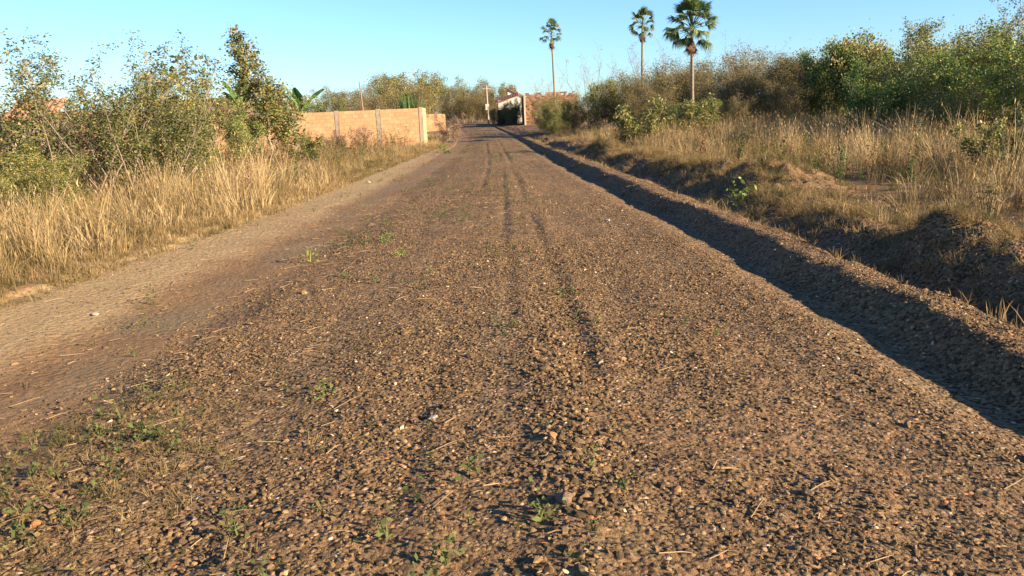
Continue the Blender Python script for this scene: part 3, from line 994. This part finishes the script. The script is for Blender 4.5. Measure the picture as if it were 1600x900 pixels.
plant('leafy', 8.6, 13.6, 1.25, .9, 'shrub', 'small green leafy weed shrub in the dry grass right of the straw mound', var=0)
plant('leafy', 9.7, 13.2, 1.4, .9, 'shrub', 'leafy brown-green weed shrub near the right edge in dry grass', var=1)
plant('leafy', 11.4, 16.4, 1.4, .9, 'shrub', 'leafy weed shrub in tall grass at the right edge', var=0)

# ---- far end of the road
for i, (kd, X_, Y_, h_, w_, lb) in enumerate([
    ('brown', -9.3, 75, 5.2, 1.0, 'brown bush left of the road beyond the orange wall end'),
    ('olive', -11.5, 95, 7.5, 1.0, 'olive tree behind the second orange wall piece'),
    ('brown', -12.0, 120, 8.0, .9, 'brown tree on the left side of the far road end'),
    ('brown', -6.0, 172, 9.5, 1.0, 'dry brown tree closing the far end of the road'),
    ('olive', -11.0, 165, 9.0, .9, 'olive tree left of the tree that closes the road'),
    ('brown', -1.0, 150, 7.0, .9, 'brown bush on the right side of the far road end'),
    ('mixed', 1.5, 108, 3.6, .8, 'yellowish shrub in front of the white house by the road'),
    ('round', -18.0, 190, 12.0, .6, 'round crowned tree on the skyline above the left end of the far road'),
    ('round', -27.0, 190, 11.0, .5, 'small round crowned tree on the skyline above the right end of the orange wall'),
    ('round', -3.6, 180, 8.5, .6, 'dark round tree on the skyline left of the white house'),
    ('round', 0.8, 165, 8.6, .55, 'wide dark tree on the skyline behind the white house'),
    ('olive', -18.0, 130, 8.6, 1.1, 'broad olive tree on the skyline between wall end and road'),
    ('brown', -22.5, 120, 7.2, 1.1, 'brown tree on the skyline above the wall end'),
    ('olive', -15.6, 62, 3.9, .9, 'olive tree behind the orange wall near its third pillar'),
    ('mixed', -12.6, 60, 3.9, .8, 'tree with rounded top behind the orange wall right of the thin pole'),
    ('olive', -18.0, 64, 4.0, .9, 'low olive tree behind the orange wall left of the thin pole'),
    ('bare', -20.5, 60, 3.4, 1.0, 'thin greyish shrub behind the orange wall right of the banana plant'),
    ('brown', -14.0, 66, 4.0, 1.2, 'brown bush behind the orange wall below the rounded tree top'),
    ('brown', -10.5, 62, 3.6, 1.0, 'brown bush behind the right bay of the orange wall'),
    ('olive', 3.0, 51.2, 1.9, 1.0, 'low bush beside the road whose shadow crosses it'),
    ('olive', 3.9, 55.5, 2.5, 1.1, 'bushy olive shrub by the road, behind the low bush, casting the broad far shadow'),
    ('olive', 1.2, 104, 3.0, 1.0, 'dark bush at the road corner of the brick ruin'),
    ('brown', 4.6, 76, 3.2, 1.0, 'brown shrub in front of the red brick ruin'),
    ('brown', 8.2, 84, 3.4, 1.0, 'creeper shrub covering the right part of the red brick ruin'),
    ('bare', 4.5, 90, 5.6, .9, 'bare leafed tree rising above the red brick ruin left of the palm'),
    ('brown', -9.6, 160, 7.5, 1.0, 'brown bush at the left foot of the road end'),
    ('brown', -7.6, 166, 6.5, 1.0, 'dark brown bush in the middle of the road end'),
    ('mixed', -4.8, 168, 6.8, 1.0, 'yellowish bush just right of the middle of the road end'),
    ('brown', -3.2, 158, 6.0, 1.0, 'brown bush at the right foot of the road end'),
    ('brown', -13.5, 100, 4.8, 1.1, 'low brown bush beside the far road on its left'),
    ('brown', -17.5, 110, 5.6, 1.1, 'brown bush behind the second orange wall piece, on its left'),
    ('mixed', -15.5, 140, 8.0, 1.1, 'dull yellowish tree in the mass left of the far road'),
    ('brown', -1.2, 112, 3.2, .9, 'brown hedge shrub along the dark wall beside the far road'),
]):
    plant(kd, X_, Y_, h_, w_, 'tree' if h_ > 4.5 else 'bush', lb)


# ---------------------------------------------------------------- palms
def fan_mesh(seed, mat, rad=0.75, pet=0.7, droop=0.25, nseg=22, spanv=2.5):
    """one fan leaf: petiole along +X, then a pleated blade whose tips hang a little"""
    r = np.random.default_rng(seed)
    mb = MB()
    lv = []
    n0 = mb.n
    mb.tube([[0, 0, 0], [pet * .5, 0, .03], [pet, 0, 0]], [.022, .018, .012], 4, False)
    lv += [.4] * (mb.n - n0)
    c = np.array([pet, 0, 0])
    for i in range(nseg):
        a = (i / (nseg - 1) - .5) * 2 * spanv / 2 * 1.05
        L = rad * (.85 + .2 * r.random()) * (1 - .12 * abs(a))
        zz = .05 * (1 if i % 2 else -1)
        d = np.array([math.cos(a), math.sin(a), 0])
        s = np.array([-math.sin(a), math.cos(a), 0])
        wd = .085 * rad / .75
        fold = -.18 * abs(math.sin(a))
        p1 = c + d * L * .6 + [0, 0, zz * .5 + fold * .4]
        p2 = c + d * L + [0, 0, -droop * L * (.5 + r.random()) + fold]
        mb.add([c, p1 - s * wd * .5, p1 + [0, 0, .03], p1 + s * wd * .5, p2], [[0, 1, 2, 3]], [[1, 4, 2], [2, 4, 3]])
        lv += [min(1, max(0, .5 + r.normal(0, .2)))] * 5
    return mb.mesh('frond', mat, False, {'lf': ('FLOAT', np.array(lv))})


FAN = [fan_mesh(s, M_FROND, .66, .95, dr) for s, dr in ((1, .15), (2, .3), (3, .5))]
DFAN = [fan_mesh(s, M_DFROND, .6, .55, .6, 14, 1.2) for s in (7, 8)]


def palm(x, y, H, cr, nf, label, seed, bend=(0, 0), dead=10, r0=.13):
    r = np.random.default_rng(seed)
    e = link('palm_tree', None, loc=(x, y, float(Hgt(x, y, False))))
    tag(e, label, 'palm tree', 'tall fan palms above the thicket')
    mb = MB()
    hh = H - cr * .95
    t = np.linspace(0, 1, 14)
    pts = np.stack([bend[0] * t ** 1.5, bend[1] * t ** 2, -.2 + (hh + .2) * t], -1)
    mb.tube(pts, r0 * (1.25 - .45 * t) * (1 + .06 * np.cos(t * 60)), 10)
    link('trunk', mb.mesh('trunk', M_PALMT, True), e)
    top = pts[-1]
    for i in range(nf):
        u = (i + .5) / nf
        el = math.radians(88 - 122 * u ** 1.2 + r.normal(0, 8))       # from upright to hanging
        az = i * 2.39996 + r.normal(0, .2)
        s = cr / 1.6 * (.78 + .34 * r.random()) * (1.0 - .12 * u)
        link('frond', FAN[0 if u < .35 else (1 if u < .7 else 2)], e, tuple(top + [0, 0, -.25 * u]), (r.normal(0, .35), -el, az), (s, s, s))
    for i in range(dead):
        az = i * 2.39996
        s = cr / 1.7 * (.7 + .4 * r.random())
        link('dry_frond', DFAN[i % 2], e, tuple(top + [0, 0, -.3 - .3 * r.random()]), (r.normal(0, .3), math.radians(74 + 10 * r.random()), az), (s, s, s))
    return e


palm(5.7, 90, 11.4, 1.75, 24, 'leftmost and thinnest fan palm, standing by the brick ruin', 1, (-.2, 0), 14, .105)
palm(13.65, 80, 10.9, 1.75, 30, 'middle fan palm, between the thin left one and the largest one', 2, (.1, 0), 16, .115)
palm(10.03, 43, 7.05, 1.62, 48, 'largest and rightmost fan palm with a thick full crown', 3, (-.08, 0), 16, .088)


# ---------------------------------------------------------------- banana plants behind the wall
def banana_leaf(seed):
    r = np.random.default_rng(seed)
    mb = MB()
    lv = []
    n = 9
    L = 1.6
    for sd in (-1, 1):
        vv = []
        for i in range(n + 1):
            t = i / n
            c = np.array([L * t, 0, .30 * t - .42 * t ** 2.4])
            wv = .34 * math.sin(math.pi * min(1, t * .92 + .06)) ** .6 * (0.85 + .25 * r.random())
            vv += [c, c + np.array([.03, sd * wv, -.08 - .05 * r.random()])]
        q = [[2 * i, 2 * i + 1, 2 * i + 3, 2 * i + 2] for i in range(n)]
        mb.add(vv, q)
        lv += [.5 + r.normal(0, .12) for _ in vv]
    n0 = mb.n
    mb.tube([[L * t, 0, .30 * t - .42 * t ** 2.4 - .01] for t in (0, .25, .5, .75, 1)], [.03, .025, .018, .012, .004], 4, False)
    lv += [.95] * (mb.n - n0)
    return mb.mesh('leaf', M_BANANA, False, {'lf': ('FLOAT', np.clip(lv, 0, 1))})


BL = [banana_leaf(s) for s in (1, 2)]


def banana(x, y, h, leaves, label):
    e = link('banana_plant', None, loc=(x, y, 0))
    tag(e, label, 'banana plant', 'banana plants behind the wall')
    mb = MB()
    mb.tube([[0, 0, -.1], [.02, 0, h * .5], [0, .02, h]], [.13, .11, .06], 8)
    me = mb.mesh('stem', M_BANANA, True)
    me.attributes.new('lf', 'FLOAT', 'POINT').data.foreach_set('value', np.full(len(me.vertices), .95, dtype=np.float32))
    link('stem', me, e)
    for i, (az, el, s) in enumerate(leaves):
        link('leaf', BL[i % 2], e, (0, 0, h - .05), (0, -R(el), R(az)), (s, s, s))


banana(-10.7, 42.6, 2.25, [(185, 66, .95), (-5, 44, 1.05), (160, 28, .8), (265, 70, .8), (200, 50, .95), (20, 14, .7)], 'banana plant with yellow-green stem behind the orange wall left pillar')
banana(-13.9, 43.2, 2.5, [(170, 62, 1.1), (20, 60, 1.2), (200, 25, 1.1), (330, 15, 1.1), (90, 80, 1.1), (150, 40, 1.0)], 'dark banana plant behind the wall left of the conical tree')


# ---------------------------------------------------------------- brick walls
def brick_panel(name, parent, x0, x1, z1, yf, mat, bl=.29, bh=.185, depth=.10, seed=0, ragged=0.0, axis='x', hole=0.0):
    """the hollow bricks of one bay as one part, joints recessed against a mortar core behind them"""
    r = np.random.default_rng(seed)
    mb, lv = MB(), []
    nrow = int(round(z1 / bh))
    for k in range(nrow):
        off = (k % 2) * bl / 2
        x = x0 - off
        while x < x1 - .02:
            a, b = max(x, x0), min(x + bl, x1)
            x += bl
            if b - a < .05:
                continue
            if k > nrow - 4 and r.random() < ragged * (k - nrow + 4) / 3:
                continue
            if r.random() < hole:
                continue
            c = ((a + b) / 2, yf + r.normal(0, .0015), (k + .5) * bh)
            d = (b - a - .012, depth, bh - .012)
            if axis == 'y':
                c = (yf + r.normal(0, .004), (a + b) / 2, (k + .5) * bh)
                d = (depth, b - a - .014, bh - .014)
            mb.box(c, d, 0, 0, 0, .002)
            lv += [r.random()] * 8
    o = link(name, mb.mesh(name, mat, False, {'lf': ('FLOAT', np.array(lv))}), parent)
    o['kind'] = 'stuff'
    return o


wall = link('brick_wall', None, loc=(-4.25, 41.1, 0.02), rot=(0, 0, R(-3.5)))
tag(wall, 'long orange brick wall with grey concrete pillars, left of the road', 'wall')
PX = [0, -2.2, -4.35, -6.55, -8.75, -10.95, -13.15, -15.35, -17.5]
for i in range(8):
    a, b = PX[i + 1] + .11, PX[i] - .11
    zt = 2.035
    mb = MB()
    mb.box(((a + b) / 2, .05, zt / 2 - .01), (b - a, .098, zt - .03))
    link('mortar', mb.mesh('mortar', M_MORTAR), wall)
    brick_panel('bricks', wall, a, b, zt, .045, M_BRICK_O, seed=i)
for i, xx in enumerate(PX):
    mb = MB()
    mb.box((xx, .045, 1.035), (.19, .12, 2.07), jit=.006)
    link('pillar', mb.mesh('pillar', M_PILLAR), wall)
mb = MB()
for dx in (-.05, .05):
    mb.tube([[dx, .02, 2.0], [dx + .02, .02, 2.6 + dx * 3]], [.007, .005], 4)
link('reinforcing_bars', mb.mesh('reinforcing_bars', M_RUST), wall)
# return of the wall, running away along the road
for j in range(1):
    brick_panel('bricks', wall, .13, 1.33, 2.035, 0.0, M_BRICK_O, seed=20 + j, axis='y')
mb = MB()
mb.box((-.01, .74, 1.0), (.07, 1.16, 2.0))
link('mortar', mb.mesh('mortar', M_MORTAR), wall)

wall2 = link('brick_wall', None, loc=(-9.2, 86, 0))
tag(wall2, 'short far piece of orange brick wall beyond the dry shrub', 'wall')
brick_panel('bricks', wall2, 0, 2.9, 1.9, 0, M_BRICK_O, seed=40, ragged=.2)
mb = MB()
mb.box((1.45, .02, .9), (2.86, .07, 1.8))
link('mortar', mb.mesh('mortar', M_MORTAR), wall2)

# red brick ruin by the road
ruin = link('brick_ruin', None, loc=(2.5, 98.5, 0))
tag(ruin, 'rough red brick building shell with broken top beside the leftmost palm', 'ruin')
brick_panel('front_wall_bricks', ruin, 0, 6.4, 3.9, 0, M_BRICK_R, seed=50, ragged=.35, hole=.05, depth=.16)
mb = MB()
mb.box((3.2, .05, 1.7), (6.3, .08, 3.4))
link('front_wall_core', mb.mesh('core', M_DARKW), ruin)
brick_panel('side_wall_bricks', ruin, .15, 14, 3.7, 0, M_BRICK_R, seed=51, ragged=.3, axis='y', depth=.16)
mb = MB()
mb.box((.05, 7, 1.7), (.08, 13.9, 3.4))
mb.box((6.35, 7, 1.7), (.1, 13.9, 3.4))
mb.box((3.2, 14.05, 1.7), (6.3, .1, 3.4))
link('side_wall_core', mb.mesh('core', M_DARKW), ruin)
mb = MB()
mb.box((.02, -.12, 1.95), (.22, .1, 3.9))
link('corner_post', mb.mesh('post', M_WOOD), ruin)

# yard wall, its shade put into the dark wall colour, and the white house
yw = link('yard_wall', None, loc=(1.6, 112.8, 0), rot=(0, 0, R(-1)))
tag(yw, 'dark yard wall with painted-in shade between the brick ruin and the white house', 'wall')
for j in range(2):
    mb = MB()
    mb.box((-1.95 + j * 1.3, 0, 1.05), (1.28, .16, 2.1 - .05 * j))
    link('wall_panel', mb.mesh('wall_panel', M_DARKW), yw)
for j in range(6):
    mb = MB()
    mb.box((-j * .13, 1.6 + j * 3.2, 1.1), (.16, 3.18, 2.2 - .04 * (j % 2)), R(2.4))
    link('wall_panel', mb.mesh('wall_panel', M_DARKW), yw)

hs = link('house', None, loc=(-.75, 124, .25))
tag(hs, 'white walled house with clay tile roofs at the right side of the far road', 'house')
mb = MB()
mb.box((1.4, 3, 1.65), (3.0, 6, 3.3))
link('wall', mb.mesh('wall', M_WHITE), hs)
mb = MB()
mb.add([[1.4, 3.5, 0], [3.9, 3.5, 0], [3.9, 3.5, 3.9], [1.4, 3.5, 5.2], [1.4, 9, 0], [3.9, 9, 0], [3.9, 9, 3.9], [1.4, 9, 5.2]],
       [[0, 1, 2, 3], [5, 4, 7, 6], [4, 0, 3, 7], [1, 5, 6, 2], [3, 2, 6, 7]])
link('upper_wall', mb.mesh('upper_wall', M_WHITE), hs)


def tiled_roof(parent, p0, u, v, nu, nv):
    """tiles laid in columns, each column a row of half round ridges; p0 low corner, u along eaves, v up the slope"""
    p0, u, v = map(lambda a: np.array(a, float), (p0, u, v))
    n = np.cross(u, v)
    n /= np.linalg.norm(n)
    mb = MB()
    mb.add([p0, p0 + u, p0 + u + v, p0 + v, p0 - n * .1, p0 + u - n * .1, p0 + u + v - n * .1, p0 + v - n * .1],
           [[0, 1, 2, 3], [7, 6, 5, 4], [0, 4, 5, 1], [1, 5, 6, 2], [2, 6, 7, 3], [3, 7, 4, 0]])
    for i in range(nu):
        a = p0 + u * (i + .5) / nu
        rw = np.linalg.norm(u) / nu * .35
        mb.tube([a + v * t + n * .01 for t in np.linspace(0, 1, nv)], rw, 5)
    return link('roof', mb.mesh('roof', M_TILE), parent)


tiled_roof(hs, (-.4, -.5, 2.95), (3.5, 0, 1.0), (0, 4.2, .6), 14, 5)
tiled_roof(hs, (1.1, 3.2, 5.35), (3.1, 0, -1.6), (0, 6, .05), 12, 5)
for (wx, wz) in ((.9, 1.7), (2.2, 1.7)):
    mb = MB()
    mb.box((wx, -.02, wz), (.8, .06, .9))
    wf = link('window', mb.mesh('window', M_WOOD), hs)
    mb = MB()
    mb.box((wx, -.055, wz), (.66, .02, .76))
    link('pane', mb.mesh('pane', M_DARKW), wf)

pole = link('utility_pole', None, loc=(-2.35, 118, 0))
tag(pole, 'grey utility pole with a white box beside the far road', 'utility pole')
mb = MB()
mb.tube([[0, 0, -.1], [-.05, 0, 2.8], [-.1, 0, 5.6]], [.14, .12, .09], 8)
link('pole', mb.mesh('pole', M_PILLAR, True), pole)
mb = MB()
mb.box((-.1, 0, 5.2), (1.2, .09, .1))
link('crossarm', mb.mesh('crossarm', M_WOOD), pole)
mb = MB()
mb.box((-.1, -.25, 2.6), (.5, .3, .8))
link('box', mb.mesh('box', M_WHITE), pole)

# buildings far left, seen between the leaves
rh = link('brick_house', None, loc=(-27.5, 46, 0), rot=(0, 0, R(12)))
tag(rh, 'red brick house wall at the far left behind the trees', 'house')
brick_panel('bricks', rh, -5, 6.5, 2.75, 0, M_BRICK_R, seed=60, ragged=.05)
mb = MB()
mb.box((.75, 2.5, 1.35), (11.4, 4.8, 2.7))
link('wall', mb.mesh('wall', M_MORTAR), rh)
sh = link('shed', None, loc=(-25.6, 44.0, -.1), rot=(0, 0, R(8)))
tag(sh, 'small shed with dark tiled roof and pale slatted front behind the left trees', 'shed')
mb = MB()
mb.box((0, 1.5, 1.2), (2.2, 2.6, 2.4))
link('wall', mb.mesh('wall', M_DARKW), sh)
tiled_roof(sh, (-1.3, -.4, 2.55), (2.6, 0, 0), (0, 2.0, 1.0), 9, 4)
slm = MB()
slm.box((0, 0, 0), (.12, .04, 1.9))
slme = slm.mesh('slat', M_WOOD)
for i in range(9):
    link('slat', slme, sh, (-.9 + i * .23, -.15, 1.35), (0, R(28 + 4 * math.sin(i * 3)), 0))
bs = link('brick_shed', None, loc=(-20.2, 52, 0), rot=(0, 0, R(-6)))
tag(bs, 'reddish brick building top showing above the wall left of the conical tree', 'building')
brick_panel('bricks', bs, -1.4, 3.2, 3.4, 0, M_BRICK_R, seed=70, ragged=.12)
mb = MB()
mb.box((.9, 1.6, 1.6), (4.5, 3.0, 3.2))
link('wall', mb.mesh('wall', M_DARKW), bs)

# thin bare pole beyond the wall, reeds by the pillar, sticks in the left grass
mb = MB()
mb.tube([[0, 0, 0], [.03, 0, 2.4], [-.06, 0, 4.3]], [.07, .06, .04], 6)
tag(link('dead_trunk', mb.mesh('dead_trunk', M_BARK), None, (-10.15, 58, 0)), 'thin dark bare trunk rising above the trees behind the orange wall', 'trunk')
mb, lv = MB(), []
rr_ = np.random.default_rng(5)
for i in range(70):
    b = np.array([rr_.normal(0, .38), rr_.normal(0, .25), 0])
    a = rr_.random() * 6.28
    d = np.array([math.cos(a), math.sin(a), 0])
    h = 2.5 + .6 * rr_.random()
    s = np.array([-d[1], d[0], 0]) * .035
    c1, c2 = b + [0, 0, h * .6], b + d * .25 * rr_.random() + [0, 0, h]
    n0 = mb.n
    mb.add([b - s, b + s, c1 + s, c1 - s, c2], [[0, 1, 2, 3]], [[3, 2, 4]])
    lv += [.05 + .35 * rr_.random()] * 5
tag(link('cane_clump', mb.mesh('cane_clump', M_BANANA, False, {'lf': ('FLOAT', np.array(lv))}), None, (-5.1, 44.0, 0)), 'clump of upright green cane leaves behind the last wall pillar', 'cane')
for (x_, y_, h_, dx, lb) in ((-10.15, 24.0, 1.45, -.18, 'thin pale leaning stake in the left grass, left one of two'), (-9.75, 24.2, .95, -.05, 'short pale upright stake in the left grass, right one of two')):
    mb = MB()
    mb.tube([[0, 0, -.1], [dx * .5, 0, h_ * .5], [dx, 0, h_]], [.035, .03, .022], 6)
    tag(link('stake', mb.mesh('stake', M_WOOD), None, (x_, y_, 0)), lb, 'stake', 'pale stakes in the left grass')


# ---------------------------------------------------------------- single stones and weeds that stand out
def mat_const(name, c1, c2):
    return plain_mat(name, c1, c2, 3, .02)


M_SG = mat_const('grey_stone', (0.26, 0.24, 0.23), (0.46, 0.43, 0.40))
M_SB = mat_const('brown_stone', (0.13, 0.085, 0.055), (0.24, 0.16, 0.10))
M_SW = mat_const('whitish_stone', (0.30, 0.25, 0.20), (0.46, 0.40, 0.33))
M_SO = mat_const('orange_stone', (0.28, 0.12, 0.05), (0.38, 0.19, 0.085))
for i, (x_, y_, s, m_, lb) in enumerate([
    (2.33, 3.22, .13, M_SG, 'large grey stone at the right edge of the road'),
    (.17, 2.86, .075, M_SB, 'flat brown stone near the bottom centre of the road'),
    (1.16, 2.93, .045, M_SB, 'tan rounded stone in the lower right gravel'),
    (-.44, 3.86, .04, M_SW, 'whitish stone in the gravel left of the centre rut'),
    (1.40, 11.1, .06, M_SW, 'whitish stone on the road beside the ditch shadow'),
    (.16, 3.5, .05, M_SO, 'yellow-orange pointed stone on the stony ridge'),
    (2.76, 8.1, .05, M_SO, 'orange stone on the crest of the right berm'),
    (-3.75, 6.9, .06, M_SW, 'pale stone on the sandy left verge'),
    (-1.95, 2.9, .04, M_SO, 'orange brown stone at the lower left among weeds'),
    (-3.6, 20.6, .12, M_SW, 'white stone beside the left grass edge far up the verge'),
]):
    tag(link('stone', stone_mesh(500 + i, m_, 2, .6), None, (x_, y_, float(Hgt(x_, y_)) + s * .22), (.1, .1, i * 1.3), (s, s, s)), lb, 'stone')
for i, (x_, y_, s, lb) in enumerate([
    (-1.12, 4.32, 1.1, 'small green weed tuft alone on a smooth patch of the road'),
    (-2.35, 9.1, 2.0, 'yellow-green weed tuft on the left part of the road'),
    (-1.62, 10.1, 1.6, 'flat green weed tuft left of the ruts'),
    (-1.25, 9.0, 1.3, 'small green weed tuft near the left rut'),
    (-2.75, 35.5, 6.0, 'dark green plant standing on the far left side of the road'),
    (3.7, 12.4, 4.2, 'fresh green weed growing in the shaded right ditch'),
]):
    me = weed_mesh(600 + i, .06, 60, M_LEAF['green'], .022)
    me.attributes.new('lf', 'FLOAT', 'POINT').data.foreach_set('value', np.full(len(me.vertices), .35 + .3 * (i % 2), dtype=np.float32))
    tag(link('weed', me, None, (x_, y_, float(Hgt(x_, y_))), (0, 0, i), (s, s, s)), lb, 'weed')
